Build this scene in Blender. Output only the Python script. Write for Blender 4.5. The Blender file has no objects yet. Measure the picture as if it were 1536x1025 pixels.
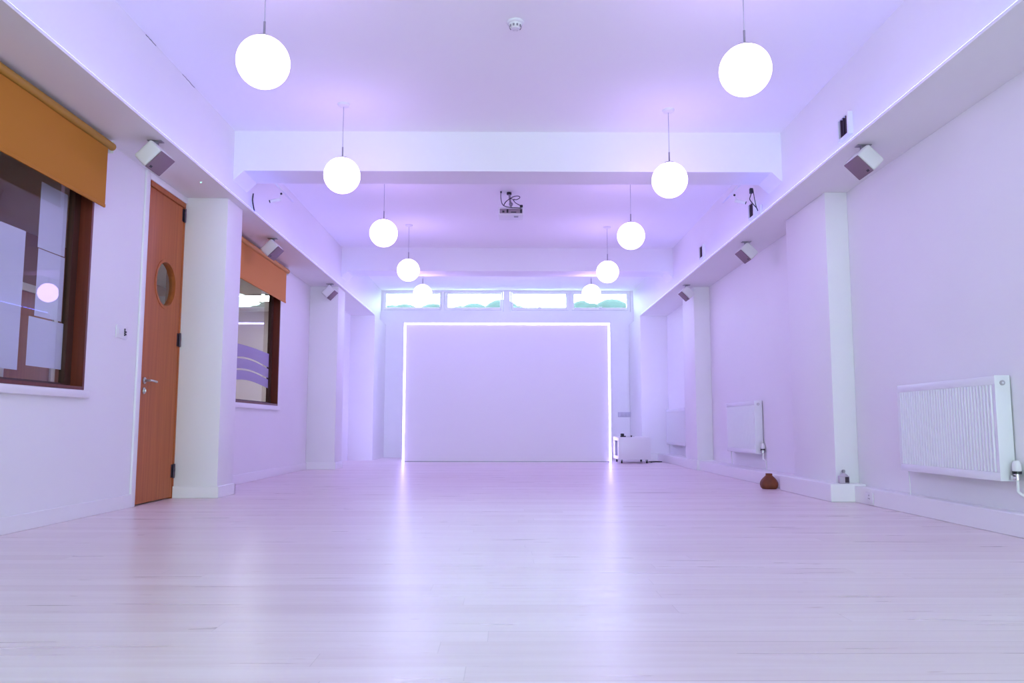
import bpy, bmesh, math, random
from mathutils import Vector, Matrix
random.seed(7)
PI = math.pi
SC = bpy.context.scene
COL = SC.collection

# ------------------------------------------------------------------ materials
def new_mat(name):
    m = bpy.data.materials.new(name); m.use_nodes = True
    nt = m.node_tree
    return m, nt, nt.nodes['Principled BSDF'], nt.nodes['Material Output']

def plain(name, col, rough=0.5, metal=0.0, bump=0.0, bscale=120.0, var=0.0, vscale=3.0, coat=0.0):
    m, nt, b, out = new_mat(name)
    b.inputs['Base Color'].default_value = (*col, 1)
    b.inputs['Roughness'].default_value = rough
    b.inputs['Metallic'].default_value = metal
    b.inputs['Coat Weight'].default_value = coat
    tc = nt.nodes.new('ShaderNodeTexCoord')
    if var > 0:
        n = nt.nodes.new('ShaderNodeTexNoise'); n.inputs['Scale'].default_value = vscale; n.inputs['Detail'].default_value = 4
        nt.links.new(tc.outputs['Object'], n.inputs['Vector'])
        r = nt.nodes.new('ShaderNodeValToRGB')
        r.color_ramp.elements[0].position = .3; r.color_ramp.elements[1].position = .7
        r.color_ramp.elements[0].color = (*[c*(1-var) for c in col], 1)
        r.color_ramp.elements[1].color = (*[min(1, c*(1+var)) for c in col], 1)
        nt.links.new(n.outputs['Fac'], r.inputs['Fac']); nt.links.new(r.outputs['Color'], b.inputs['Base Color'])
    if bump > 0:
        n2 = nt.nodes.new('ShaderNodeTexNoise'); n2.inputs['Scale'].default_value = bscale; n2.inputs['Detail'].default_value = 3
        nt.links.new(tc.outputs['Object'], n2.inputs['Vector'])
        bp = nt.nodes.new('ShaderNodeBump'); bp.inputs['Strength'].default_value = bump; bp.inputs['Distance'].default_value = .004
        nt.links.new(n2.outputs['Fac'], bp.inputs['Height']); nt.links.new(bp.outputs['Normal'], b.inputs['Normal'])
    return m

def emit(name, col, strength):
    m, nt, b, out = new_mat(name)
    nt.nodes.remove(b)
    e = nt.nodes.new('ShaderNodeEmission'); e.inputs['Color'].default_value = (*col, 1); e.inputs['Strength'].default_value = strength
    nt.links.new(e.outputs['Emission'], out.inputs['Surface'])
    return m

def wood(name, c0, c1, axis, rough=0.35, scale=10.0, coat=0.0):
    """fine straight grain running along AXIS"""
    m, nt, b, out = new_mat(name)
    tc = nt.nodes.new('ShaderNodeTexCoord'); mp = nt.nodes.new('ShaderNodeMapping')
    s = [scale*4, scale*4, scale*4]; s['xyz'.index(axis)] = scale*.12
    mp.inputs['Scale'].default_value = s
    nt.links.new(tc.outputs['Object'], mp.inputs['Vector'])
    n = nt.nodes.new('ShaderNodeTexNoise'); n.inputs['Scale'].default_value = 1.0; n.inputs['Detail'].default_value = 5; n.inputs['Distortion'].default_value = .4
    nt.links.new(mp.outputs['Vector'], n.inputs['Vector'])
    r = nt.nodes.new('ShaderNodeValToRGB'); r.color_ramp.elements[0].position = .25; r.color_ramp.elements[1].position = .75
    r.color_ramp.elements[0].color = (*c0, 1); r.color_ramp.elements[1].color = (*c1, 1)
    nt.links.new(n.outputs['Fac'], r.inputs['Fac']); nt.links.new(r.outputs['Color'], b.inputs['Base Color'])
    b.inputs['Roughness'].default_value = rough
    b.inputs['Coat Weight'].default_value = coat; b.inputs['Specular IOR Level'].default_value = .3
    return m

def floor_mat():
    m, nt, b, out = new_mat('whitewashed_boards')
    L = nt.links.new
    def math_(op, x, y=None, clamp=False):
        n = nt.nodes.new('ShaderNodeMath'); n.operation = op; n.use_clamp = clamp
        for i, v in enumerate((x, y)):
            if v is None: continue
            if isinstance(v, (int, float)): n.inputs[i].default_value = v
            else: L(v, n.inputs[i])
        return n.outputs['Value']
    def noise(scale, vec, detail=2, dist=0.0):
        n = nt.nodes.new('ShaderNodeTexNoise'); n.inputs['Scale'].default_value = scale; n.inputs['Detail'].default_value = detail
        n.inputs['Distortion'].default_value = dist; L(vec, n.inputs['Vector']); return n.outputs['Fac']
    def remap(v, a, c, d, e):
        n = nt.nodes.new('ShaderNodeMapRange'); n.inputs['From Min'].default_value = a; n.inputs['From Max'].default_value = c
        n.inputs['To Min'].default_value = d; n.inputs['To Max'].default_value = e; L(v, n.inputs['Value']); return n.outputs['Result']
    def mixc(fac, A, Bc, mode='MIX'):
        n = nt.nodes.new('ShaderNodeMix'); n.data_type = 'RGBA'; n.blend_type = mode
        for key, v in (('Factor', fac), ('A', A), ('B', Bc)):
            if isinstance(v, (int, float)): n.inputs[key].default_value = v
            elif isinstance(v, tuple): n.inputs[key].default_value = (*v, 1)
            else: L(v, n.inputs[key])
        return n.outputs['Result']
    tc = nt.nodes.new('ShaderNodeTexCoord'); sp = nt.nodes.new('ShaderNodeSeparateXYZ'); L(tc.outputs['Object'], sp.inputs['Vector'])
    PW = .118                                              # boards run across the room (along x)
    v = math_('DIVIDE', sp.outputs['Y'], PW); row = math_('FLOOR', v); fr = math_('SUBTRACT', v, row)
    wn = nt.nodes.new('ShaderNodeTexWhiteNoise'); wn.noise_dimensions = '1D'; L(row, wn.inputs['W']); rnd = wn.outputs['Value']
    u = math_('ADD', math_('DIVIDE', sp.outputs['X'], 2.9), math_('MULTIPLY', rnd, 7.31)); seg = math_('FLOOR', u); uf = math_('SUBTRACT', u, seg)
    wn2 = nt.nodes.new('ShaderNodeTexWhiteNoise'); wn2.noise_dimensions = '2D'
    cb = nt.nodes.new('ShaderNodeCombineXYZ'); L(row, cb.inputs['X']); L(seg, cb.inputs['Y']); L(cb.outputs['Vector'], wn2.inputs['Vector'])
    tone = wn2.outputs['Value']
    # grain, shifted from board to board
    gv = nt.nodes.new('ShaderNodeCombineXYZ')
    L(math_('ADD', math_('MULTIPLY', sp.outputs['X'], .9), math_('MULTIPLY', tone, 40.0)), gv.inputs['X']); L(math_('MULTIPLY', sp.outputs['Y'], 17.0), gv.inputs['Y'])
    grain = noise(1.5, gv.outputs['Vector'], 6, .6)
    col = mixc(tone, FLOOR_A, FLOOR_B)
    col = mixc(remap(grain, .28, .62, .38, 0.0), col, mixc(1.0, col, (.80, .72, .69), 'MULTIPLY'))
    # knots and scuffs
    kv = nt.nodes.new('ShaderNodeMapping'); kv.inputs['Scale'].default_value = (2.4, 9.0, 1); L(tc.outputs['Object'], kv.inputs['Vector'])
    kn = noise(2.6, kv.outputs['Vector'], 2)
    col = mixc(remap(kn, .70, .80, 0.0, .6), col, mixc(1.0, col, (.66, .55, .50), 'MULTIPLY'))
    # broad worn patches
    col = mixc(remap(noise(.7, tc.outputs['Object'], 3), .35, .7, 0.0, .35), col, mixc(1.0, col, (.93, .86, .84), 'MULTIPLY'))
    # gaps: most closed, a few open and dark along part of their length
    edge = math_('MINIMUM', fr, math_('SUBTRACT', 1.0, fr))
    gap = remap(edge, .006, .016, 1.0, 0.0)
    ov = nt.nodes.new('ShaderNodeCombineXYZ'); L(math_('MULTIPLY', sp.outputs['X'], .35), ov.inputs['X']); L(math_('MULTIPLY', math_('ROUND', v), 5.7), ov.inputs['Y'])
    opened = remap(noise(1.0, ov.outputs['Vector'], 1), .45, .72, .10, .85)
    joint = remap(math_('MINIMUM', uf, math_('SUBTRACT', 1.0, uf)), .0002, .0006, .22, 0.0)
    gapm = math_('MAXIMUM', math_('MULTIPLY', gap, opened), joint, True)
    col = mixc(gapm, col, (.20, .14, .13))
    L(col, b.inputs['Base Color']); b.inputs['Specular IOR Level'].default_value = .4
    L(remap(grain, .2, .8, .25, .37), b.inputs['Roughness'])
    bp = nt.nodes.new('ShaderNodeBump'); bp.inputs['Strength'].default_value = .06; bp.inputs['Distance'].default_value = .002
    L(math_('SUBTRACT', grain, gapm), bp.inputs['Height']); L(bp.outputs['Normal'], b.inputs['Normal'])
    return m

def glass_mat(name, ior=1.66, tint=(.93, .96, .95)):
    m, nt, b, out = new_mat(name)
    nt.nodes.remove(b); L = nt.links.new
    tr = nt.nodes.new('ShaderNodeBsdfTransparent'); tr.inputs['Color'].default_value = (*tint, 1)
    gl = nt.nodes.new('ShaderNodeBsdfGlossy'); gl.inputs['Roughness'].default_value = .0
    fr = nt.nodes.new('ShaderNodeFresnel'); fr.inputs['IOR'].default_value = ior
    ge = nt.nodes.new('ShaderNodeNewGeometry')
    s = nt.nodes.new('ShaderNodeMath'); s.operation = 'SUBTRACT'; s.inputs[0].default_value = 1.0; L(ge.outputs['Backfacing'], s.inputs[1])
    k = nt.nodes.new('ShaderNodeMath'); k.operation = 'MULTIPLY'; L(fr.outputs['Fac'], k.inputs[0]); L(s.outputs['Value'], k.inputs[1])
    mx = nt.nodes.new('ShaderNodeMixShader'); L(k.outputs['Value'], mx.inputs[0]); L(tr.outputs[0], mx.inputs[1]); L(gl.outputs[0], mx.inputs[2])
    L(mx.outputs[0], out.inputs['Surface'])
    return m

def film_mat():
    m, nt, b, out = new_mat('frosted_film')
    nt.nodes.remove(b); L = nt.links.new
    tr = nt.nodes.new('ShaderNodeBsdfTransparent'); tr.inputs['Color'].default_value = (.9, .9, .95, 1)
    df = nt.nodes.new('ShaderNodeBsdfDiffuse'); df.inputs['Color'].default_value = (.50, .44, .66, 1)
    mx = nt.nodes.new('ShaderNodeMixShader'); mx.inputs[0].default_value = .65
    L(tr.outputs[0], mx.inputs[1]); L(df.outputs[0], mx.inputs[2]); L(mx.outputs[0], out.inputs['Surface'])
    return m

def blind_mat(name, col):
    m, nt, b, out = new_mat(name)
    L = nt.links.new
    tc = nt.nodes.new('ShaderNodeTexCoord')
    w = nt.nodes.new('ShaderNodeTexNoise'); w.inputs['Scale'].default_value = 600; L(tc.outputs['Object'], w.inputs['Vector'])
    bp = nt.nodes.new('ShaderNodeBump'); bp.inputs['Strength'].default_value = .2; bp.inputs['Distance'].default_value = .001
    L(w.outputs['Fac'], bp.inputs['Height']); L(bp.outputs['Normal'], b.inputs['Normal'])
    b.inputs['Base Color'].default_value = (*col, 1); b.inputs['Roughness'].default_value = .85
    return m

# ---- tunable light levels
FLOOR_A = (.79, .685, .69); FLOOR_B = (.86, .77, .775)
GLOBE = 7.5
LED_COL = (.16, .20, 1.0); LED = 20.0
FRAME_COL = (.42, .36, 1.0); FRAME = 19.0
REARGLOW = 10.0
SKY_COL = (.68, 1.04, 1.02); SKY = 11.8
EXPOSURE = 0.0

M = {}
M['paint'] = plain('white_wall_paint', (.83, .815, .815), .62, bump=.05, bscale=60, var=.012, vscale=1.3)
M['ceil'] = plain('white_ceiling_paint', (.90, .89, .88), .8, bump=.04, bscale=50)
M['trim'] = plain('white_satin_trim', (.84, .825, .825), .4)
M['floor'] = floor_mat()
M['door'] = wood('orange_veneer', (.37, .088, .022), (.50, .145, .036), 'z', .42, 9)
M['frame'] = wood('red_brown_hardwood', (.11, .018, .009), (.17, .032, .016), 'z', .35, 10)
M['frame_dark'] = wood('dark_brown_hardwood', (.055, .018, .012), (.085, .03, .02), 'z', .4, 10)
M['ochre'] = blind_mat('ochre_blind_fabric', (.48, .185, .008))
M['ochre_tube'] = plain('ochre_tube_wrap', (.42, .215, .02), .6)
M['orange'] = blind_mat('orange_blind_fabric', (.66, .26, .06))
M['orange_tube'] = plain('orange_tube_wrap', (.62, .28, .06), .6)
M['globe'] = emit('lit_opal_glass', (.98, .69, 1.75), GLOBE)
M['led'] = emit('violet_led', LED_COL, LED)
M['screen_led'] = emit('lavender_led', FRAME_COL, FRAME)
M['rear_glow'] = emit('violet_added_glow', FRAME_COL, REARGLOW)
M['green'] = emit('green_led', (.3, 1.0, .7), 3.0)
M['steel'] = plain('brushed_steel', (.55, .53, .53), .3, 1.0)
M['dull_steel'] = plain('dull_grey_metal', (.35, .33, .36), .4, .8)
M['dark_steel'] = plain('dark_steel', (.07, .05, .07), .45, .6)
M['chrome'] = plain('chrome', (.75, .73, .75), .15, 1.0)
M['white_plastic'] = plain('white_plastic', (.78, .77, .77), .4)
M['lilac_plastic'] = plain('grey_lilac_plastic', (.55, .52, .60), .4)
M['speaker'] = plain('white_speaker_shell', (.70, .69, .67), .45)
M['grille'] = plain('grey_speaker_grille', (.25, .17, .20), .8, bump=.5, bscale=500)
M['black'] = plain('black_plastic', (.012, .009, .014), .4)
M['cable'] = plain('black_cable', (.015, .008, .02), .5)
M['grey_cable'] = plain('grey_flex', (.45, .43, .47), .5)
M['radiator'] = plain('white_radiator_enamel', (.80, .80, .81), .32)
M['glass'] = glass_mat('window_glass')
M['clear'] = glass_mat('clear_window_glass', 1.5, (.98, .99, .99))
M['film'] = film_mat()
M['paper'] = plain('violet_lit_paper', (.76, .70, .86), .8)  # white paper; the violet light on it is put into the colour
M['pot'] = plain('brown_terracotta', (.18, .043, .013), .6, var=.25, vscale=14, bump=.2, bscale=40)
M['board'] = plain('white_board_paint', (.86, .85, .855), .6)
M['cart'] = plain('white_laminate', (.80, .78, .80), .35)
M['vent_dark'] = plain('dark_vent_slats', (.06, .03, .05), .6)
M['dark'] = plain('dark_gap', (.05, .035, .05), .8)
M['corridor'] = plain('tan_wall_paint', (.33, .15, .12), .8)
M['corridor_w'] = plain('pale_wall_paint', (.7, .67, .64), .8)
M['leaf'] = plain('hazy_green_leaves', (.02, .034, .04), .8, var=.4, vscale=3)
M['bottle'] = plain('clear_grey_plastic', (.55, .48, .55), .15)
M['label'] = plain('dark_label', (.05, .03, .05), .6)
M['ports'] = plain('grey_port_panel', (.30, .22, .26), .5)

# ------------------------------------------------------------------ mesh builder
class B:
    def __init__(self): self.bm = bmesh.new()
    def _xf(self, vs, rot, at):
        if rot is not None: bmesh.ops.rotate(self.bm, verts=vs, cent=(0, 0, 0), matrix=rot)
        if at is not None: bmesh.ops.translate(self.bm, verts=vs, vec=at)
    def box(self, lo, hi, bev=0.0, seg=2, rot=None, at=None):
        r = bmesh.ops.create_cube(self.bm, size=1.0); vs = r['verts']
        for v in vs:
            v.co = Vector([lo[i] + (v.co[i] + .5)*(hi[i]-lo[i]) for i in range(3)])
        if bev > 0:
            es = list({e for v in vs for e in v.link_edges})
            rb = bmesh.ops.bevel(self.bm, geom=es, offset=bev, segments=seg, profile=.5, affect='EDGES')
            vs = list({v for f in rb['faces'] for v in f.verts} | {v for v in vs if v.is_valid})
        self._xf(vs, rot, at); return self
    def cyl(self, p0, p1, r0, r1=None, n=24, bev=0.0):
        p0, p1 = Vector(p0), Vector(p1); d = p1-p0
        r1 = r0 if r1 is None else r1
        res = bmesh.ops.create_cone(self.bm, cap_ends=True, segments=n, radius1=r0, radius2=r1, depth=d.length)
        q = d.to_track_quat('Z', 'Y').to_matrix()
        bmesh.ops.rotate(self.bm, verts=res['verts'], cent=(0, 0, 0), matrix=q)
        bmesh.ops.translate(self.bm, verts=res['verts'], vec=(p0+p1)/2); return self
    def sphere(self, c, r, u=48, v=32, sc=(1, 1, 1)):
        res = bmesh.ops.create_uvsphere(self.bm, u_segments=u, v_segments=v, radius=r)
        for x in res['verts']: x.co = Vector((x.co.x*sc[0], x.co.y*sc[1], x.co.z*sc[2])) + Vector(c)
        return self
    def prism(self, pts, axis, a0, a1):
        """extrude polygon PTS (2d) along AXIS; the 2d axes are the other two in order"""
        ax = 'xyz'.index(axis); o = [i for i in range(3) if i != ax]
        def mk(p, a):
            c = [0, 0, 0]; c[o[0]] = p[0]; c[o[1]] = p[1]; c[ax] = a; return self.bm.verts.new(c)
        A = [mk(p, a0) for p in pts]; Bv = [mk(p, a1) for p in pts]; n = len(pts)
        self.bm.faces.new(A); self.bm.faces.new(Bv[::-1])
        for i in range(n): self.bm.faces.new((A[i], Bv[i], Bv[(i+1) % n], A[(i+1) % n]))
        return self
    def lathe(self, prof, n=40, at=(0, 0, 0), rot=None, fn=None):
        rings = []; allv = []
        for (r, z) in prof:
            ring = []
            for i in range(n):
                a = 2*PI*i/n; rr = r*(fn(a, z) if fn else 1)
                ring.append(self.bm.verts.new((rr*math.cos(a), rr*math.sin(a), z)))
            rings.append(ring); allv += ring
        for k in range(len(rings)-1):
            for i in range(n):
                self.bm.faces.new((rings[k][i], rings[k][(i+1) % n], rings[k+1][(i+1) % n], rings[k+1][i]))
        if prof[0][0] > 1e-6: self.bm.faces.new(rings[0][::-1])
        if prof[-1][0] > 1e-6: self.bm.faces.new(rings[-1])
        self._xf(allv, rot, Vector(at)); return self
    def tube(self, pts, r, n=10, smooth=6):
        P = [Vector(p) for p in pts]
        if smooth > 1 and len(P) > 2:
            Q = []; E = [P[0]*2-P[1]] + P + [P[-1]*2-P[-2]]
            for i in range(1, len(E)-2):
                for k in range(smooth):
                    t = k/smooth; a, b, c, d = E[i-1], E[i], E[i+1], E[i+2]
                    Q.append(.5*((2*b) + (c-a)*t + (2*a-5*b+4*c-d)*t*t + (3*b-a-3*c+d)*t**3))
            Q.append(P[-1]); P = Q
        rings = []; up = Vector((.13, .31, .94)).normalized()
        for i, p in enumerate(P):
            d = (P[min(i+1, len(P)-1)] - P[max(i-1, 0)]).normalized()
            s = d.cross(up)
            if s.length < 1e-4: s = d.cross(Vector((1, 0, 0)))
            s.normalize(); t = s.cross(d).normalized(); up = t
            rings.append([self.bm.verts.new(p + r*(math.cos(2*PI*k/n)*s + math.sin(2*PI*k/n)*t)) for k in range(n)])
        for i in range(len(rings)-1):
            for k in range(n):
                self.bm.faces.new((rings[i][k], rings[i][(k+1) % n], rings[i+1][(k+1) % n], rings[i+1][k]))
        self.bm.faces.new(rings[0][::-1]); self.bm.faces.new(rings[-1]); return self
    def frame_yz(self, x0, x1, y0, y1, z0, z1, w, wb=None, wt=None):
        """rectangular ring lying in the yz plane"""
        wb = w if wb is None else wb; wt = w if wt is None else wt
        self.box((x0, y0, z0), (x1, y0+w, z1)); self.box((x0, y1-w, z0), (x1, y1, z1))
        self.box((x0, y0+w, z0), (x1, y1-w, z0+wb)); self.box((x0, y0+w, z1-wt), (x1, y1-w, z1)); return self
    def frame_xz(self, y0, y1, x0, x1, z0, z1, w, wb=None, wt=None):
        wb = w if wb is None else wb; wt = w if wt is None else wt
        self.box((x0, y0, z0), (x0+w, y1, z1)); self.box((x1-w, y0, z0), (x1, y1, z1))
        self.box((x0+w, y0, z0), (x1-w, y1, z0+wb)); self.box((x0+w, y0, z1-wt), (x1-w, y1, z1)); return self
    def ring_disc(self, c, r0, r1, x0, x1, n=64):
        """annulus in the yz plane, thick along x"""
        def circ(r, x): return [self.bm.verts.new((x, c[0]+r*math.cos(2*PI*i/n), c[1]+r*math.sin(2*PI*i/n))) for i in range(n)]
        a, b, d, e = circ(r0, x0), circ(r1, x0), circ(r1, x1), circ(r0, x1)
        for p, q in ((a, b), (b, d), (d, e), (e, a)):
            for i in range(n): self.bm.faces.new((p[i], p[(i+1) % n], q[(i+1) % n], q[i]))
        return self
    def plate_hole(self, x0, x1, y0, y1, z0, z1, c, r, n=64):
        ang = [2*PI*i/n for i in range(n)] + [math.atan2(z-c[1], y-c[0]) % (2*PI) for y in (y0, y1) for z in (z0, z1)]
        ang = sorted(set(round(a, 6) for a in ang))
        def edge(a):
            dy, dz = math.cos(a), math.sin(a); t = 1e9
            if abs(dy) > 1e-9: t = min(t, ((y1 if dy > 0 else y0)-c[0])/dy)
            if abs(dz) > 1e-9: t = min(t, ((z1 if dz > 0 else z0)-c[1])/dz)
            return c[0]+t*dy, c[1]+t*dz
        def mk(x): return ([self.bm.verts.new((x, c[0]+r*math.cos(a), c[1]+r*math.sin(a))) for a in ang],
                           [self.bm.verts.new((x, *edge(a))) for a in ang])
        i0, o0 = mk(x0); i1, o1 = mk(x1); k = len(ang)
        for p, q in ((i0, o0), (o0, o1), (o1, i1), (i1, i0)):
            for i in range(k): self.bm.faces.new((p[i], p[(i+1) % k], q[(i+1) % k], q[i]))
        return self
    def build(self, name, mat, parent=None, loc=(0, 0, 0), rot=(0, 0, 0), angle=35):
        bmesh.ops.recalc_face_normals(self.bm, faces=self.bm.faces[:])
        me = bpy.data.meshes.new(name); self.bm.to_mesh(me); self.bm.free()
        me.materials.append(M[mat] if isinstance(mat, str) else mat)
        for p in me.polygons: p.use_smooth = True
        me.set_sharp_from_angle(angle=math.radians(angle))
        o = bpy.data.objects.new(name, me); COL.objects.link(o)
        o.location = loc; o.rotation_euler = rot
        if parent is not None: o.parent = parent
        return o

def tag(o, label, cat, group=None, kind=None):
    o['label'] = label; o['category'] = cat
    if group: o['group'] = group
    if kind: o['kind'] = kind
    return o
def thing(name, label, cat, loc=(0, 0, 0), rz=0, group=None, kind=None):
    o = bpy.data.objects.new(name, None); COL.objects.link(o); o.empty_display_size = .1
    o.location = loc; o.rotation_euler = (0, 0, rz)
    return tag(o, label, cat, group, kind)
def struct(name, b, mat, label, cat):
    return tag(b.build(name, mat), label, cat, kind='structure')
def copy_tree(o, label, loc, scale=None):
    def rec(s, parent):
        c = s.copy(); COL.objects.link(c)
        if parent is not None: c.parent = parent
        for ch in [x for x in KIDS[s.name]]: rec(ch, c)
        return c
    KIDS = {}
    def walk(s):
        KIDS[s.name] = [x for x in bpy.data.objects if x.parent == s]
        for x in KIDS[s.name]: walk(x)
    walk(o)
    c = rec(o, None); c['label'] = label; c.location = loc
    if scale: c.scale = scale
    return c

# ------------------------------------------------------------------ dimensions (metres; camera stands at x=0, y=0)
XL, XR = -2.84, 2.93          # wall faces under the ledges
Y0, Y1 = -7.5, 15.8           # front (behind the camera) and back wall
ZC, ZS = 3.31, 2.62           # ceiling, underside of the ledges
UL, UR = -2.50, 2.53          # faces of the upper side walls
EL, ER = -2.395, 2.44         # room-side edges of the ledges
NIB = 14.47

# ---- shell
struct('floor', B().box((-3.0, Y0-.2, -.1), (3.1, Y1+.2, 0)), 'floor', 'pale whitewashed timber floorboards laid across the long room', 'floor')
struct('ceiling', B().box((-3.0, Y0-.2, ZC), (3.1, Y1+.2, ZC+.1)), 'ceil', 'flat white ceiling with two rows of globe lamps', 'ceiling')

W1 = (2.9, 5.39, .85, 2.34); W2 = (7.75, 9.96, .86, 2.36); D = (6.20, 6.93, 0, 2.56)
b = B(); x0, x1 = XL-.13, XL
cuts = [W1, D, W2]; y = Y0
for (a, c, z0, z1) in cuts:
    b.box((x0, y, 0), (x1, a, ZS))
    if z0 > 0: b.box((x0, a, 0), (x1, c, z0))
    b.box((x0, a, z1), (x1, c, ZS)); y = c
b.box((x0, y, 0), (x1, Y1, ZS))
struct('wall_left', b, 'paint', 'long white left wall with a door and two internal windows', 'wall')
struct('wall_right', B().box((XR, Y0, 0), (XR+.15, Y1, ZS)), 'paint', 'long white right wall carrying the radiators', 'wall')

# back wall with two clerestory openings
b = B(); wz0 = 2.885
b.box((-2.97, Y1, 0), (3.08, Y1+.2, wz0))
b.box((-2.97, Y1, wz0), (-2.495, Y1+.2, ZC)); b.box((-.065, Y1, wz0), (.069, Y1+.2, ZC)); b.box((2.475, Y1, wz0), (3.08, Y1+.2, ZC))
struct('wall_back', b, 'paint', 'white end wall behind the glowing screen', 'wall')
# front wall behind the camera with a wide window
fw = (-2.35, 2.35, .25, 3.05)
b = B()
b.box((-2.97, Y0-.2, 0), (fw[0], Y0, ZC)); b.box((fw[1], Y0-.2, 0), (3.08, Y0, ZC))
b.box((fw[0], Y0-.2, 0), (fw[1], Y0, fw[2])); b.box((fw[0], Y0-.2, fw[3]), (fw[1], Y0, ZC))
struct('wall_front', b, 'corridor', 'brown wall behind the camera with a wide window', 'wall')

# upper side walls, ledges with lips
struct('trim_1', B().box((-2.97, Y0, ZS+.02), (UL, Y1, ZC)), 'paint', 'white upper wall face above the left light ledge', 'upper wall')
struct('trim_2', B().box((UR, Y0, ZS+.02), (3.08, Y1, ZC)), 'paint', 'white upper wall face above the right light ledge', 'upper wall')
b = B().box((-2.97, Y0, ZS), (EL, NIB, ZS+.02)); b.box((-2.97, NIB, ZS), (UL, Y1, ZS+.02))
struct('trim_3', b, 'paint', 'white ledge along the left wall hiding a violet light strip', 'ledge')
b = B().box((ER, Y0, ZS), (3.08, NIB, ZS+.02)); b.box((UR, NIB, ZS), (3.08, Y1, ZS+.02))
struct('trim_4', b, 'paint', 'white ledge along the right wall hiding a violet light strip', 'ledge')
# beams with chamfered ends
def beam(y0, y1, zb, drop):
    w = .095
    return B().prism([(UL, ZC), (UL, zb-drop), (UL+w, zb), (UR-w, zb), (UR, zb-drop), (UR, ZC)], 'y', y0, y1)
struct('trim_5', beam(7.13, 7.52, 2.935, .09), 'paint', 'nearer white ceiling beam crossing the room', 'ceiling beam')
struct('trim_6', beam(11.95, 12.38, 2.95, .1), 'paint', 'farther white ceiling beam crossing the room', 'ceiling beam')
# pillars and end nibs
struct('trim_7', B().box((XL, 6.93, 0), (-2.465, 7.32, ZS), .006), 'paint', 'white pillar beside the wooden door', 'pillar')
struct('trim_8', B().box((XL, 11.45, 0), (-2.43, 11.92, ZS), .006), 'paint', 'white pillar far down the left wall', 'pillar')
struct('trim_9', B().box((2.735, 6.70, 0), (XR, 7.66, ZS), .006), 'paint', 'white pillar on the right wall past the nearest radiator', 'pillar')
struct('trim_10', B().box((2.70, 11.4, 0), (XR, 12.12, ZS), .006), 'paint', 'white pillar far down the right wall', 'pillar')
struct('trim_11', B().box((-2.97, NIB, 0), (-2.40, Y1, ZS)), 'paint', 'white wall return in the far left corner', 'wall return')
struct('trim_12', B().box((2.44, NIB, 0), (3.08, Y1, ZS)), 'paint', 'white wall return in the far right corner', 'wall return')
b = B().box((1.55, Y1-.025, 0), (2.42, Y1, 2.30)); b.box((1.55, Y1-.03, 2.285), (2.42, Y1, 2.31))
struct('trim_13', b, 'paint', 'white boxed panel on the end wall right of the screen', 'panel')
# skirtings
def skirt(b, x0, y0, x1, y1, h=.1):
    b.box((x0, y0, 0), (x1, y1, h), .004, 1)
b = B()
skirt(b, XL, Y0, XL+.018, 6.13); skirt(b, XL, 6.912, -2.447, 6.93); skirt(b, -2.465, 6.93, -2.447, 7.338); skirt(b, XL+.018, 7.32, -2.447, 7.338)
skirt(b, XL, 7.338, XL+.018, 11.432); skirt(b, XL, 11.432, -2.412, 11.45); skirt(b, -2.43, 11.45, -2.412, 11.938)
struct('baseboard_left', b, 'trim', 'low white skirting along the left wall', 'skirting')
b = B(); H = .13
b.box((2.835, Y0, 0), (XR, 6.58, H), .005, 1); b.box((2.64, 6.58, 0), (XR, 7.80, H+.016), .005, 1)
b.box((2.70, 7.80, 0), (XR, 11.28, H), .005, 1); b.box((2.66, 11.28, 0), (XR, 12.24, H+.01), .005, 1); b.box((2.70, 12.24, 0), (XR, NIB-.1, H), .005, 1)
b.box((2.44, NIB-.1, 0), (XR, NIB, H), .005, 1)
struct('baseboard_right', b, 'trim', 'deep white boxed plinth along the right wall', 'plinth')

# ---- light strips on the ledges
for nm, x, lab in (('l', EL-.016, 'violet light strip lying on the left ledge'), ('r', ER+.016, 'violet light strip lying on the right ledge')):
    t = thing('led_strip', lab, 'light strip', (x, 0, ZS+.02), group=None)
    B().box((-.007, Y0+.05, 0), (.007, NIB-.04, .003)).build('backing_tape', 'white_plastic', t)
    B().box((-.004, Y0+.05, .003), (.004, NIB-.04, .0108)).build('diodes', 'led', t)

# ---- windows on the left wall
def inner_window(name, W, label):
    y0, y1, z0, z1 = W
    t = thing(name, label, 'window', ((XL, y0, z0)), kind='structure')
    y1 -= y0; z1 -= z0
    B().frame_yz(-.13, .006, 0, y1, 0, z1, .022, .022, .022).build('lining', 'frame', t)
    B().frame_yz(-.115, -.075, .022, y1-.022, .022, z1-.022, .075, .02, .06).build('sash', 'frame_dark', t)
    B().box((-.098, .09, .04), (-.092, y1-.09, z1-.08)).build('glass', 'glass', t)
    B().box((-.02, -.03, -.055), (.035, y1+.03, -.004), .006).build('sill', 'trim', t)
    return t
w1 = inner_window('window_1', W1, 'dark wood framed window with paper sheets on its glass, nearest the camera')
w2 = inner_window('window_2', W2, 'dark wood framed window with a frosted wave band, beyond the door pillar')
# frosted wave band with two clear lines on window 2
def wave(y): return .035*math.sin((y-8.45)/1.5*PI*1.25)
bands = [((1.325+.02, 1.50), 'film'), ((1.205+.01, 1.325), 'film'), ((1.09, 1.205-.01), 'film')]
b = B()
for (lo, hi), _ in bands:
    n = 40; ya, yb = 7.9, 9.85
    pts = [(ya+(yb-ya)*i/n, lo+wave(ya+(yb-ya)*i/n)) for i in range(n+1)] + [(yb-(yb-ya)*i/n, hi+wave(yb-(yb-ya)*i/n)*(.3 if hi == 1.50 else 1)) for i in range(n+1)]
    b.prism([(p[0]-W2[0], p[1]-W2[2]) for p in pts], 'x', -.0905, -.0895)
f = b.build('frosted_film', 'film', w2)

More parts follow.
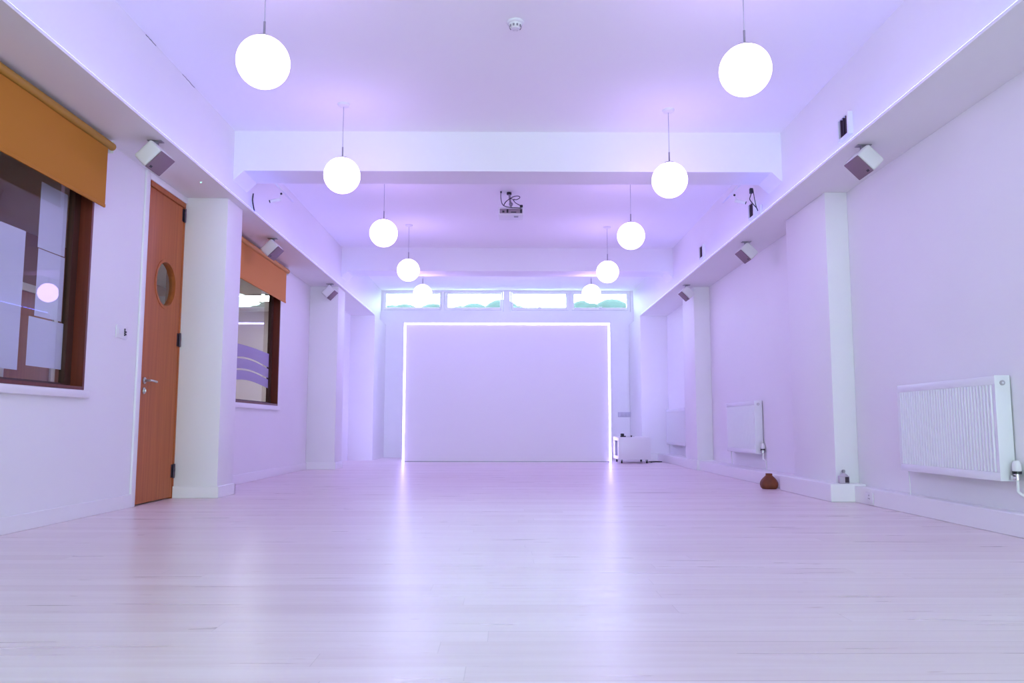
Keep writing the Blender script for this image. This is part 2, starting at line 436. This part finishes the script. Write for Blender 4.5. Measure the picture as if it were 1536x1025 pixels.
# paper sheets stuck on the corridor side of window 1
for nm, (ya, yb, za, zb), lab in (
    ('large', (4.30, 4.82, .945, 1.795), 'large white paper sheet on the window glass at the left photo edge'),
    ('top', (4.95, 5.255, 1.728, 2.15), 'upper tall white sheet taped to the window glass, just under the ochre blind'),
    ('mid', (4.96, 5.262, 1.295, 1.722), 'middle white sheet taped to the window glass, with the globe mirrored over it'),
    ('low', (4.905, 5.295, .98, 1.285), 'wide white sheet low on the window glass near its bottom right corner')):
    n = 8; bb = B()
    pts = [(XL-.1025-.002*(1-math.cos(2*PI*i/n))*.5, ya+(yb-ya)*i/n) for i in range(n+1)]
    bb.prism(pts + [(p[0]-.0008, p[1]) for p in pts[::-1]], 'z', za, zb)
    tag(bb.build('paper_sheet', 'paper'), lab, 'paper', 'paper sheets on the window glass')

# ---- roller blinds
def blind(name_mat, tube_mat, ya, yb, zb, ztop, label):
    t = thing('roller_blind', label, 'blind', (XL, ya, zb), group=None)
    L = yb-ya; H = ztop-zb
    n = 24; pts = []
    for i in range(n+1):
        yy = .03+(L-.09)*i/n; pts.append((.062+.002*math.sin(i*.9), yy))
    B().prism(pts + [(p[0]-.002, p[1]) for p in pts[::-1]], 'z', .008, H-.03).build('fabric', name_mat, t)
    B().box((.055, .03, -.004), (.068, L-.06, .02), .004).build('bottom_bar', name_mat, t)
    B().cyl((.062, 0, H), (.062, L, H), .027, n=32).build('roller_tube', tube_mat, t)
    B().box((0, -.004, H-.045), (.09, 0.0, H+.045), .002).build('bracket', 'white_plastic', t); B().box((0, L, H-.045), (.07, L+.004, H+.045), .002).build('bracket', 'white_plastic', t)
    return t
blind('ochre', 'ochre_tube', 2.8, 5.48, 2.115, 2.565, 'ochre yellow roller blind over the paper covered window nearest the camera')
blind('orange', 'orange_tube', 7.65, 10.03, 2.15, 2.56, 'salmon orange roller blind over the window past the pillar')

# ---- door
d = thing('door_1', 'orange wood veneer door with a round porthole and steel lever', 'door', (XL, D[0], 0), kind='structure')
dw = D[1]-D[0]; pc = (.40, 1.785); pr = .205
B().plate_hole(-.045, .0, .028, dw-.028, .012, 2.515, pc, pr).build('door_leaf', 'door', d)
B().ring_disc(pc, pr-.022, pr+.002, -.050, .005).build('porthole_ring', 'door', d)
g = B(); g.cyl((-.028, *pc), (-.022, *pc), pr-.02, n=64); g.build('porthole_glass', 'glass', d)
B().box((-.13, -.0, 0), (.004, .025, 2.56)).box((-.13, dw-.025, 0), (.004, dw, 2.56)).box((-.13, .025, 2.518), (.012, dw-.025, 2.56)).build('door_frame', 'door', d)
B().box((0, -.07, 0), (.018, -.002, 2.618), .004).box((0, -.002, 2.562), (.018, dw, 2.618), .004).build('architrave', 'trim', d)
for z in (.23, 1.35, 2.45):
    hb = B(); hb.cyl((.012, dw-.028, z-.06), (.012, dw-.028, z+.06), .009, n=12); hb.box((0, dw-.06, z-.055), (.003, dw-.003, z+.055)); hb.build('hinge', 'dark_steel', d)
hb = B(); hb.cyl((0, .085, .965), (.009, .085, .965), .026); hb.cyl((.009, .085, .965), (.05, .085, .965), .01)
hb.tube([(.05, .078, .965), (.052, .11, .965), (.052, .16, .963), (.050, .205, .960)], .009)
h_ = hb.build('lever_handle', 'steel', d)
hb = B(); hb.cyl((0, .085, .885), (.008, .085, .885), .026); hb.box((.008, .081, .872), (.022, .089, .896), .003); hb.build('lock_escutcheon', 'steel', d)

# ---- switch plate beside the door
s = thing('wall_switch', 'white double switch plate with small dark keys left of the wooden door', 'switch', (XL, 5.875, 1.30))
B().box((0, -.085, -.048), (.009, .085, .048), .003).build('plate', 'white_plastic', s)
B().box((.009, -.06, -.022), (.013, -.02, .022), .002).build('rocker', 'white_plastic', s)
kb = B()
for (yy, zz) in ((.035, .022), (.035, .008), (.035, -.006), (.035, -.02), (.052, .004), (.052, -.014)): kb.box((.009, yy-.006, zz-.006), (.014, yy+.006, zz+.006), .001)
kb.build('key', 'black', s)

# ---- clerestory windows
for i, (xa, xb, ga, gb) in enumerate(((-2.49, -1.2765, -2.40, -1.335), (-1.276, -.07, -1.17, -.13), (.074, 1.2755, .135, 1.187), (1.276, 2.47, 1.349, 2.40))):
    t = thing('window_%d' % (i+3), 'white framed high window, %s of the four in the end wall' % ('leftmost', 'second from left', 'third from left', 'rightmost')[i], 'window', (0, Y1, 0), kind='structure')
    B().frame_xz(.02, .11, xa, xb, wz0, ZC-.002, .03, .03, .028).build('frame', 'trim', t)
    b = B(); za, zb = 2.968, 3.242; ua, ub = wz0+.034, ZC-.034
    b.box((xa+.034, 0.005, ua), (ga, .09, ub), .004); b.box((gb, 0.005, ua), (xb-.034, .09, ub), .004); b.box((ga, .005, ua), (gb, .09, za), .004); b.box((ga, .005, zb), (gb, .09, ub), .004)
    b.build('sash', 'trim', t)
    B().box((ga-.01, .045, za-.01), (gb+.01, .051, zb+.01)).build('glass', 'clear', t)
    if i >= 2: B().box(((ga+gb)/2-.03, -.012, za-.03), ((ga+gb)/2+.03, .006, za+.014), .004).build('catch', 'white_plastic', t)
# front window behind the camera
t = thing('window_7', 'wide window in the wall behind the camera', 'window', (0, Y0, 0), kind='structure')
B().frame_xz(-.15, -.05, fw[0], fw[1], fw[2], fw[3], .06).box((-.03, -.15, fw[2]+.06), (.03, -.05, fw[3]-.06)).build('frame', 'trim', t)
B().box((fw[0]+.06, -.103, fw[2]+.06), (-.03, -.097, fw[3]-.06)).box((.03, -.103, fw[2]+.06), (fw[1]-.06, -.097, fw[3]-.06)).build('glass', 'clear', t)

# ---- globe pendants
def make_lamp(drop):
    t = thing('pendant_lamp', '', 'lamp', (0, 0, ZC), group='white globe pendants')
    B().lathe([(.052, 0), (.052, -.006), (.047, -.018), (.03, -.024), (.006, -.026)][::-1], 32).build('ceiling_rose', 'white_plastic', t)
    zc = -drop
    B().tube([(0, 0, -.02), (0, 0, zc+.15+.08)], .0028, 8, 1).build('cable', 'grey_cable', t)
    B().cyl((0, 0, zc+.150), (0, 0, zc+.245), .0065, n=16).build('stem', 'dull_steel', t)
    B().lathe([(.045, zc+.138), (.047, zc+.146), (.044, zc+.153), (.012, zc+.157), (.0, zc+.157)], 32).build('cap', 'steel', t)
    B().sphere((0, 0, zc), .15).build('globe', 'globe', t)
    return t
ords = ['nearest the camera', 'second from the camera', 'third from the camera', 'fourth from the camera', 'farthest from the camera']
lamps = {'left': [(-1.40, 4.411), (-1.374, 6.5), (-1.333, 8.505), (-1.317, 10.572), (-1.326, 12.501)],
         'right': [(1.398, 4.489), (1.383, 6.599), (1.364, 8.597), (1.367, 10.656), (1.338, 12.466)]}
proto = None
for side in ('left', 'right'):
    for i, (x, yy) in enumerate(lamps[side]):
        lab = 'lit white globe pendant in the %s row, %s' % (side, ords[i])
        if proto is None:
            proto = make_lamp(ZC-2.69); proto['label'] = lab; proto.location = (x, yy, ZC)
        else: copy_tree(proto, lab, (x, yy, ZC))

# ---- smoke detector
t = thing('smoke_detector', 'round white smoke detector on the ceiling between the nearest two globes', 'smoke detector', (.056, 5.11, ZC))
B().lathe([(.057, 0), (.057, -.012), (.05, -.018)][::-1], 40).build('base', 'white_plastic', t)
B().lathe([(.0, -.052), (.028, -.05), (.034, -.044), (.040, -.030), (.046, -.018), (.046, -.014)], 40).build('head', 'white_plastic', t)
vb = B()
for k in range(10):
    a = 2*PI*k/10; vb.box((-.006, -.0015, -.044), (.006, .0015, -.028), rot=Matrix.Rotation(a+PI/2, 3, 'Z'), at=(.0395*math.cos(a), .0395*math.sin(a), 0))
vb.build('vent_slot', 'dull_steel', t)

# ---- projector on a ceiling pole with looped cables
p = thing('projector', 'white projector hanging from the ceiling behind the nearer beam, with black cables looped above it', 'projector', (.049, 8.95, 3.03))
B().box((-.145, 0, -.008), (.145, .27, .078), .012, 3).build('body', 'white_plastic', p)
B().box((-.13, -.006, .004), (.13, .002, .058), .003).build('port_panel', 'ports', p)
for (xa, xb, za, zb) in ((-.10, -.075, .012, .035), (-.05, -.03, .01, .05), (.105, .125, .008, .05), (0, .06, .012, .022)): B().box((xa, -.009, za), (xb, -.004, zb)).build('port', 'black', p)
lb = B(); lb.cyl((.06, .27, .035), (.06, .30, .035), .032, .030); lb.build('lens', 'black', p)
B().box((.035, .07, -.014), (.085, .12, -.006), .003).build('foot', 'dull_steel', p)
mb = B(); mb.lathe([(.05, .080), (.05, .088), (.03, .094), (.012, .10)], 32, at=(0, .10, 0)); mb.cyl((0, .10, .10), (-.02, .105, .27), .012); mb.sphere((0, .10, .14), .024, 20, 14)
mb.build('ceiling_mount', 'dull_steel', p)
B().cyl((-.022, .105, .255), (-.022, .105, .28), .028).build('ceiling_plate', 'black', p)
B().tube([(-.115, .06, .28), (-.117, .05, .25), (-.116, .03, .19), (-.10, .02, .12), (-.06, 0, .085), (.0, -.012, .07), (.06, -.012, .068), (.12, -.012, .062)], .0045).build('cable', 'cable', p)
B().tube([(-.085, .02, .10), (-.06, .01, .14), (-.02, .01, .175), (.04, .02, .21), (.09, .03, .215), (.10, .03, .195), (.06, .02, .17), (.03, .01, .17), (.05, .0, .13), (.11, -.01, .09), (.12, -.014, .07)], .0045).build('cable', 'cable', p)
B().tube([(-.085, .03, .10), (-.06, .03, .15), (.0, .03, .185), (.03, .02, .16), (.035, .02, .15)], .0035).build('cable', 'cable', p)
B().cyl((-.115, .06, .262), (-.115, .06, .28), .010).build('cable_plug', 'black', p)
B().box((.10, -.03, .072), (.135, 0, .098), .005).build('cable_plug', 'black', p)

# ---- speakers under the ledges
def make_speaker():
    t = thing('wall_speaker', '', 'speaker', (0, 0, ZS), group='white speakers under the ledges')
    R = Matrix.Rotation(-PI/4, 3, 'Y')         # local grille normal -z turned to face down into the room (+x)
    at = Vector((0, 0, -.125))
    B().box((-.082, -.115, -.055), (.082, .115, .065), .022, 4, rot=R, at=at).build('body', 'speaker', t)
    B().box((-.078, -.111, -.062), (.078, .111, -.052), .005, 2, rot=R, at=at).build('grille', 'grille', t)
    B().box((-.062, -.085, -.065), (-.045, -.055, -.0615), .001, 1, rot=R, at=at).build('badge', 'black', t)
    B().box((-.02, -.012, -.072), (.02, .012, 0), .004).box((-.05, -.03, -.006), (.05, .03, 0), .002).build('bracket', 'dull_steel', t)
    return t
sp = make_speaker()
spk = [(-2.49, 5.51, 1, 'white speaker under the left ledge above the wooden door'),
       (-2.52, 8.47, 1, 'white speaker under the left ledge above the orange blind'),
       (-2.51, 11.24, 1, 'white speaker under the left ledge against the far left pillar'),
       (2.56, 5.55, -1, 'white speaker under the right ledge high above the nearest radiator'),
       (2.62, 8.57, -1, 'white speaker under the right ledge high above the middle radiator'),
       (2.57, 11.27, -1, 'white speaker under the right ledge against the far right pillar')]
sp.location = (spk[0][0], spk[0][1], ZS); sp['label'] = spk[0][3]
for (x, yy, s_, lab) in spk[1:]:
    copy_tree(sp, lab, (x, yy, ZS), (s_, 1, 1))

# ---- green pilot light in the left soffit
t = thing('indicator_light', 'tiny glowing green pilot light in the left soffit beside the door pillar', 'indicator light', (-2.53, 6.46, ZS))
B().cyl((0, 0, -.004), (0, 0, 0), .013).build('bezel', 'white_plastic', t)
B().sphere((0, 0, -.005), .005, 12, 8).build('lens', 'green', t)

# ---- vents on the right upper wall
def make_vent():
    t = thing('vent_grille', '', 'vent', (UR, 0, 0), group='vents on the right upper wall')
    b = B(); b.box((-.035, -.10, -.085), (0, -.075, .085)); b.box((-.035, .075, -.085), (0, .10, .085)); b.box((-.035, -.075, .07), (0, .075, .085)); b.box((-.035, -.075, -.085), (0, .075, -.07))
    b.build('frame', 'white_plastic', t)
    B().box((-.004, -.075, -.07), (0, .075, .07)).build('duct', 'vent_dark', t)
    for k in range(3):
        yy = -.045+.045*k
        B().box((-.03, yy-.004, -.07), (-.006, yy+.004, .07)).build('slat', 'vent_dark', t)
    return t
v = make_vent()
vs = [(5.73, 2.825, 'slatted white vent on the right upper wall, nearest the camera'), (7.98, 2.81, 'slatted white vent on the right upper wall just past the nearer beam'), (10.09, 2.84, 'slatted white vent on the right upper wall, farthest from the camera')]
v.location = (UR, vs[0][0], vs[0][1]); v['label'] = vs[0][2]
for (yy, z, lab) in vs[1:]: copy_tree(v, lab, (UR, yy, z))

# ---- small spotlights on bars behind the nearer beam
def make_spot():
    t = thing('spotlight', '', 'spotlight', (0, 7.52, 2.945), group='spotlights behind the nearer beam')
    B().box((-.012, 0, -.014), (.012, .62, .010), .003).build('mounting_bar', 'white_plastic', t)
    B().cyl((-.02, .28, -.012), (-.045, .28, -.075), .005, n=12).build('arm', 'white_plastic', t)
    B().sphere((-.024, .274, -.03), .011, 14, 10).build('tilt_knob', 'black', t)
    B().cyl((-.03, .28, -.085), (-.125, .25, -.115), .017, n=20).build('lamp_head', 'white_plastic', t)
    B().cyl((-.125, .25, -.115), (-.132, .248, -.118), .015, n=20).build('lens', 'black', t)
    return t
s1 = make_spot(); s1.location.x = -2.225; s1['label'] = 'small white spotlight on a bar behind the nearer beam, left end'
copy_tree(s1, 'small white spotlight on a bar behind the nearer beam, right end', (2.255, 7.52, 2.945), (-1, 1, 1))

# ---- loose cables at the ends of the nearer beam, conduits on the upper walls
tag(B().tube([(-2.47, 7.62, 2.865), (-2.475, 7.62, 2.80), (-2.465, 7.62, 2.74), (-2.45, 7.62, 2.675)], .006).build('hanging_cable', 'cable'), 'short dark cable dropping to the left ledge at the nearer beam', 'cable')
tag(B().box((UL, 7.66, ZS+.022), (UL+.022, 7.70, 2.86), .003).build('conduit', 'white_plastic'), 'white vertical conduit on the left upper wall behind the nearer beam', 'conduit')
c = thing('hanging_cable', 'pair of black cables dangling from a plug at the right end of the nearer beam', 'cable', (2.39, 7.60, 2.925))
B().box((-.018, -.018, -.05), (.012, .018, .0), .004).build('plug', 'black', c)
B().tube([(-.003, 0, -.05), (-.01, 0, -.075), (-.018, 0, -.11), (.012, 0, -.155), (.045, 0, -.195), (.058, 0, -.225)], .0045).build('cable', 'cable', c)
B().tube([(.014, 0, -.004), (.022, 0, -.06), (.032, 0, -.13), (.042, 0, -.18), (.047, 0, -.20)], .004).build('cable', 'cable', c)
tag(B().box((UR-.022, 7.72, ZS+.022), (UR, 7.76, 2.80), .003).build('conduit', 'white_plastic'), 'white vertical conduit on the right upper wall beside the middle vent', 'conduit')

# ---- cracks along the top of the left upper wall
for (ya, yb, lab) in ((5.30, 5.46, 'nearer short dark crack along the top of the left upper wall'), (5.93, 6.17, 'farther short dark crack along the top of the left upper wall')):
    n = 8; pts = [(ya+(yb-ya)*i/n, ZC-.006+random.uniform(-.004, .004)) for i in range(n+1)]
    bb = B(); bb.prism(pts + [(q[0], q[1]+.003+.002*random.random()) for q in pts[::-1]], 'x', UL, UL+.0015)
    tag(bb.build('wall_crack', 'dark'), lab, 'crack')

# ---- radiators (length along y, front towards -x)
def make_radiator(L):
    t = thing('radiator', '', 'radiator', (0, 0, 0), group='radiators on the right wall')
    z0, z1 = .30, .905; xf = -.10; n = int(L/.034)
    pts = []
    for i in range(n):                                  # trapezoid flutes
        ya = -L/2+.03+(L-.06)*i/n; s_ = (L-.06)/n
        pts += [(xf+.016, ya), (xf+.016, ya+s_*.28), (xf, ya+s_*.45), (xf, ya+s_*.83)]
    pts += [(xf+.016, L/2-.03)]
    B().prism(pts + [(xf+.022, L/2-.03), (xf+.022, -L/2+.03)], 'z', z0+.05, z1-.05).build('fluted_panel', 'radiator', t, angle=20)
    B().box((xf+.002, -L/2+.006, z1-.05), (xf+.02, L/2-.006, z1), .005).box((xf+.002, -L/2+.006, z0), (xf+.02, L/2-.006, z0+.05), .005).box((xf+.004, -L/2+.006, z0+.05), (xf+.018, -L/2+.03, z1-.05)).box((xf+.004, L/2-.03, z0+.05), (xf+.018, L/2-.006, z1-.05)).build('front_border', 'radiator', t)
    B().box((-.022, -L/2+.01, z0+.01), (-.010, L/2-.01, z1-.01), .004).build('back_panel', 'radiator', t)
    for sgn in (-1, 1):
        ya = sgn*L/2; lo, hi = sorted((ya, ya-sgn*.006)); B().box((xf+.002, lo, z0), (-.008, hi, z1+.004), .003).build('side_cover', 'radiator', t)
    gb = B(); gb.box((xf+.02, -L/2+.006, z1-.006), (-.012, L/2-.006, z1+.002))
    gb.build('top_cover', 'radiator', t)
    cb = B()
    for k in range(int(L/.06)): 
        yy = -L/2+.05+k*.06
        if yy < L/2-.03: cb.box((xf+.02, yy, z0+.04), (-.022, yy+.003, z1-.03))
    cb.build('convector_fins', 'radiator', t)
    vb = B(); vb.cyl((-.055, -L/2, .865), (-.055, -L/2-.006, .865), .015); vb.build('vent_plug', 'steel', t)
    vb = B(); vb.cyl((-.055, -L/2-.006, .865), (-.055, -L/2-.010, .865), .006, n=12); vb.build('vent_screw', 'white_plastic', t)
    yv = -L/2-.045; xv = -.03
    v_ = B(); v_.cyl((xv, yv, .31), (xv, yv, .345), .016); v_.cyl((xv, yv, .325), (xv, yv+.045, .325), .011); v_.cyl((xv, yv, .325), (xv-.03, yv, .325), .012)
    v_ = v_.build('valve_body', 'chrome', t)
    B().cyl((xv, yv, .345), (xv, yv, .36), .024).build('valve_collar', 'black', t)
    B().lathe([(.022, 0), (.025, .008), (.023, .04), (.016, .058), (.0, .060)], 24, at=(xv, yv, .36)).build('valve_head', 'white_plastic', t)
    B().tube([(xv, yv, .312), (xv, yv, .26), (xv, yv, .245), (xv+.012, yv-.012, .228), (xv+.022, yv-.022, .218), (xv+.025, yv-.025, .19), (xv+.025, yv-.025, .131)], .0085).build('feed_pipe', 'white_plastic', t)
    B().tube([(-.055, L/2-.03, .302), (-.055, L/2-.03, .28), (-.05, L/2-.03, .131)], .006, 10, 3).build('return_pipe', 'white_plastic', t)
    for sgn in (-1, 1): B().box((-.012, sgn*L/4-.02, .45), (0.0, sgn*L/4+.02, .85)).build('wall_bracket', 'dull_steel', t)
    return t
ra = make_radiator(1.17); ra.location = (XR, 5.205, 0); ra['label'] = 'fluted white radiator on the right wall nearest the camera'
copy_tree(ra, 'white radiator in the middle of the right wall above the brown pot', (XR, 9.73, 0))
rc = make_radiator(1.45); rc.location = (XR, 13.48, 0); rc['label'] = 'white radiator at the far end of the right wall behind the cart'

# ---- terracotta pot
t = thing('clay_pot', 'squat brown clay pot with a short neck on the floor by the right plinth', 'pot', (2.595, 7.98, 0))
def lob(a, z): return 1 + .05*math.cos(7*a)*max(0, math.sin(PI*min(1, max(0, z/.125))))
B().lathe([(.0, 0), (.066, 0), (.080, .014), (.086, .038), (.084, .058), (.075, .082), (.057, .106), (.040, .122), (.031, .132)], 56, fn=lob).build('body', 'pot', t, angle=60)
B().lathe([(.028, .128), (.031, .132), (.033, .144), (.031, .150), (.024, .150), (.022, .135)], 40).build('neck', 'pot', t, angle=60)

# ---- bottle on the plinth
t = thing('bottle', 'small clear bottle with a dark label on the plinth by the right pillar', 'bottle', (2.775, 6.64, .146))
B().box((-.04, -.022, 0), (.04, .022, .062), .007, 3).lathe([(.034, .06), (.028, .072), (.012, .082), (.010, .09)], 24).build('body', 'bottle', t)
B().box((.002, -.0232, .008), (.034, -.0215, .054)).build('label', 'label', t)
B().lathe([(.012, .088), (.014, .092), (.014, .106), (.009, .112), (0, .112)], 20).build('cap', 'dull_steel', t)

# ---- sockets
t = thing('wall_socket', 'white socket plate set in the right plinth near the nearest radiator', 'socket', (2.835, 6.31, .055))
B().box((-.008, -.068, -.045), (0, .068, .045), .003).build('plate', 'white_plastic', t)
sb = B()
for (yy, zz) in ((0, .022), (-.011, -.002), (.011, -.002)): sb.box((-.0086, yy-.003, zz-.005), (-.0075, yy+.003, zz+.005))
sb.build('socket_hole', 'dark', t)
t = thing('socket_strip', 'long white multi socket plate on the end wall above the cart', 'socket', (2.335, Y1-.025, .84))
B().box((-.14, -.012, -.05), (.14, 0, .05), .004).build('plate', 'lilac_plastic', t)
for k in range(4): B().box((-.12+.062*k, -.017, -.03), (-.07+.062*k, -.012, .03), .002).build('socket_insert', 'lilac_plastic', t)

# ---- the glowing screen
t = thing('projection_screen', 'large white freestanding screen edged with a glowing light strip', 'screen', (.01, 13.87, 0))
B().box((-1.767, .0, .015), (1.767, .10, 2.377), .004).build('panel', 'board', t)
b = B(); w = .027
b.box((-1.795, -.004, .0), (-1.795+w, .03, 2.405)); b.box((1.795-w, -.004, .0), (1.795, .03, 2.405)); b.box((-1.795+w, -.004, 2.405-w), (1.795-w, .03, 2.405))
b.build('light_strip', 'screen_led', t)
b = B()
b.box((-1.755, .1, .05), (-1.705, .103, 2.37)); b.box((1.705, .1, .05), (1.755, .103, 2.37)); b.box((-1.705, .1, 2.32), (1.705, .103, 2.37))
b.build('added_rear_glow', 'rear_glow', t)  # unseen glowing strip, added behind the panel to brighten the end wall
B().box((-1.76, .005, 0), (1.76, .09, .015)).build('foot_rail', 'dull_steel', t)

# ---- white cart on castors
t = thing('cart', 'low white boxy cart on castors right of the glowing screen', 'cart', (2.13, 13.37, 0))
zb, zt = .062, .432
B().box((-.265, 0, zb), (.265, .018, zt), .003).build('front_panel', 'cart', t)
B().box((-.265, .702, zb), (.265, .72, zt), .003).build('back_panel', 'cart', t)
B().box((-.265, .018, zt-.02), (.265, .702, zt), .002).build('top_panel', 'cart', t)
B().box((-.265, .018, zb), (.265, .702, zb+.02), .002).build('base_panel', 'cart', t)
B().box((.247, .018, zb+.02), (.265, .702, zt-.02)).build('side_panel', 'cart', t)
B().box((-.265, .018, zb+.02), (-.247, .13, zt-.02)).box((-.265, .59, zb+.02), (-.247, .702, zt-.02)).box((-.265, .13, zt-.06), (-.247, .59, zt-.02)).box((-.265, .13, zb+.02), (-.247, .59, zb+.055)).build('side_frame', 'cart', t)
for sx in (-1, 1):
    for yy in (.07, .65):
        cb = B(); cb.cyl((sx*.21-.012, yy, .024), (sx*.21+.012, yy, .024), .024); cb = cb.build('castor', 'black', t)
        B().box((sx*.21-.018, yy-.02, .036), (sx*.21+.018, yy+.02, zb), .003).build('castor_bracket', 'dull_steel', cb)
t = thing('conference_phone', 'small black gadget on the left of the cart top', 'gadget', (1.955, 13.48, zt))
B().box((-.045, -.04, 0), (.045, .04, .022), .008).build('base', 'black', t)
B().box((-.04, -.02, .02), (.018, .03, .06), .012, 3).build('handset', 'black', t)
B().tube([(.045, 0, .008), (.08, .02, .006), (.12, .03, .006), (.17, .06, .006), (.20, .05, .006)], .003).build('lead', 'grey_cable', t)
t = thing('knob', 'tiny dark knob standing in the middle of the cart top', 'knob', (2.09, 13.45, zt))
B().lathe([(.010, 0), (.010, .012), (.014, .016), (.013, .026), (0, .028)], 20).build('body', 'dark', t)
tag(B().tube([(2.44, 13.62, .008), (2.50, 13.75, .008), (2.56, 13.82, .008), (2.62, 13.80, .008), (2.67, 13.86, .008), (2.58, 13.92, .008), (2.50, 13.88, .008), (2.44, 13.80, .008), (2.42, 13.72, .008)], .008).build('floor_cable', 'cable'), 'black cable coiled on the floor right of the white cart', 'cable')

# ---- corridor seen through the left windows and the porthole
b = B(); b.box((-5.2, 1.5, -.1), (XL-.13, 14.5, 0)); struct('floor_corridor', b, M['corridor'], 'dim floor of the side room behind the left wall', 'floor')
struct('wall_corridor', B().box((-5.3, 1.4, 0), (-5.2, 14.6, 2.7)), 'corridor', 'brown back wall of the side room seen through the left windows', 'wall')
struct('wall_corridor_end', B().box((-5.3, 1.3, 0), (XL-.13, 1.4, 2.7)), 'corridor', 'near end wall of the side room', 'wall')
struct('wall_corridor_far', B().box((-5.3, 14.6, 0), (XL-.13, 14.7, 2.7)), 'corridor_w', 'far end wall of the side room', 'wall')
struct('ceiling_corridor', B().box((-5.3, 1.4, 2.7), (XL-.13, 14.6, 2.8)), 'corridor_w', 'pale ceiling of the side room', 'ceiling')
t = thing('door_2', 'brown door in the side room seen through the nearest window', 'door', (-5.2, 8.2, 0), kind='structure')
B().box((0, 0, 0), (.04, .85, 2.05), .004).build('door_leaf', 'door', t)
B().frame_yz(0, .06, -.08, .93, 0, 2.13, .08, .0, .08).build('door_frame', 'trim', t)
t = thing('cupboard', 'pale cupboard in the side room seen through the far left window', 'cupboard', (-5.185, 12.1, 0))
B().box((0, -.6, 0), (.45, .6, 2.48), .006).build('body', 'corridor_w', t)
for sgn in (-1, 1): B().box((.45, min(0, sgn*.59)+.004, .05), (.468, max(0, sgn*.59)-.004, 2.43), .004).build('door', 'corridor_w', t)
side_glow = emit('side_room_added_glow', (1, .93, .85), 6.0)
for ly, lab in ((8.0, 'added glowing panel brightening the side room, nearer one'), (12.9, 'added glowing panel brightening the side room, farther one')):
  t = thing('added_light', lab, 'lamp', (-4.0, ly, 2.7), group='added side room glow panels')  # glowing panels added under the ceiling to brighten the side room
  B().box((-.3, -.3, -.03), (-.285, .3, 0)).box((.285, -.3, -.03), (.3, .3, 0)).box((-.285, -.3, -.03), (.285, -.285, 0)).box((-.285, .285, -.03), (.285, .3, 0)).build('frame', 'trim', t)
  B().box((-.28, -.28, -.02), (.28, .28, 0)).build('glow_panel', side_glow if ly < 9 else emit('side_room_added_glow_bright', (.95, .92, 1.1), 40.0), t)
# ---- outside the end wall: hedge glimpsed through the high windows
b = B()
for k in range(26):
    x = -4.2+k*.34; b.sphere((x, 19.6+random.uniform(-.2, .2), 3.04+random.uniform(-.12, .12)), .42+random.uniform(0, .2), 14, 10, (1, .7, 1))
b.box((-4.4, 19.3, -.1), (4.6, 19.9, 3.0))
tag(b.build('hedge', 'leaf'), 'hazy hedge outside the high windows of the end wall', 'hedge', kind='stuff')
struct('ground_outside', B().box((-8, Y1+.2, -.12), (8, 30, -.1)), 'corridor_w', 'pale ground outside the end wall', 'ground')

# ------------------------------------------------------------------ world and light
w = bpy.data.worlds.new('overcast_sky'); SC.world = w; w.use_nodes = True
bg = w.node_tree.nodes['Background']; bg.inputs['Color'].default_value = (*SKY_COL, 1); bg.inputs['Strength'].default_value = SKY
def portal(name, loc, rot, sx, sy):
    l = bpy.data.lights.new(name, 'AREA'); l.shape = 'RECTANGLE'; l.size = sx; l.size_y = sy; l.cycles.is_portal = True
    o = bpy.data.objects.new(name, l); COL.objects.link(o); o.location = loc; o.rotation_euler = rot
portal('daylight_portal', (0, Y0-.19, (fw[2]+fw[3])/2), (PI/2, 0, 0), fw[1]-fw[0], fw[3]-fw[2])
portal('daylight_portal', (0, Y1+.19, 3.1), (-PI/2, 0, 0), 5.0, .42)

# ------------------------------------------------------------------ camera
cd = bpy.data.cameras.new('camera'); cam = bpy.data.objects.new('camera', cd); COL.objects.link(cam); SC.camera = cam
F = 1200.0; WI, HI = 1536, 1025; vx, vy = 759.5, 639.5; h = .612; roll = math.radians(.1)
cd.sensor_fit = 'HORIZONTAL'; cd.sensor_width = 36; cd.lens = 36*F/WI; cd.clip_start = .05; cd.clip_end = 200
dv = Vector(((vx-WI/2)/F, -(vy-HI/2)/F, 1)).normalized()
up = Vector((math.sin(roll), math.cos(roll), 0)); zz = (up-dv*up.dot(dv)).normalized()
xx = dv.cross(zz)
if xx.x < 0: xx = -xx
# rows: world x, y, z axes seen in camera coordinates (x right, y up, z forward)
rowx, rowy, rowz = xx, dv, zz
Rm = Matrix(((rowx.x, rowx.y, -rowx.z), (rowy.x, rowy.y, -rowy.z), (rowz.x, rowz.y, -rowz.z)))
cam.matrix_world = Matrix.Translation((0, 0, h)) @ Rm.to_4x4()

SC.view_settings.view_transform = 'Standard'; SC.view_settings.look = 'None'; SC.view_settings.gamma = 1.0
SC.view_settings.exposure = EXPOSURE; SC.view_settings.use_curve_mapping = False
SC.cycles.max_bounces = 14; SC.cycles.diffuse_bounces = 9; SC.cycles.glossy_bounces = 4
SC.cycles.transparent_max_bounces = 12
SC.cycles.caustics_reflective = False
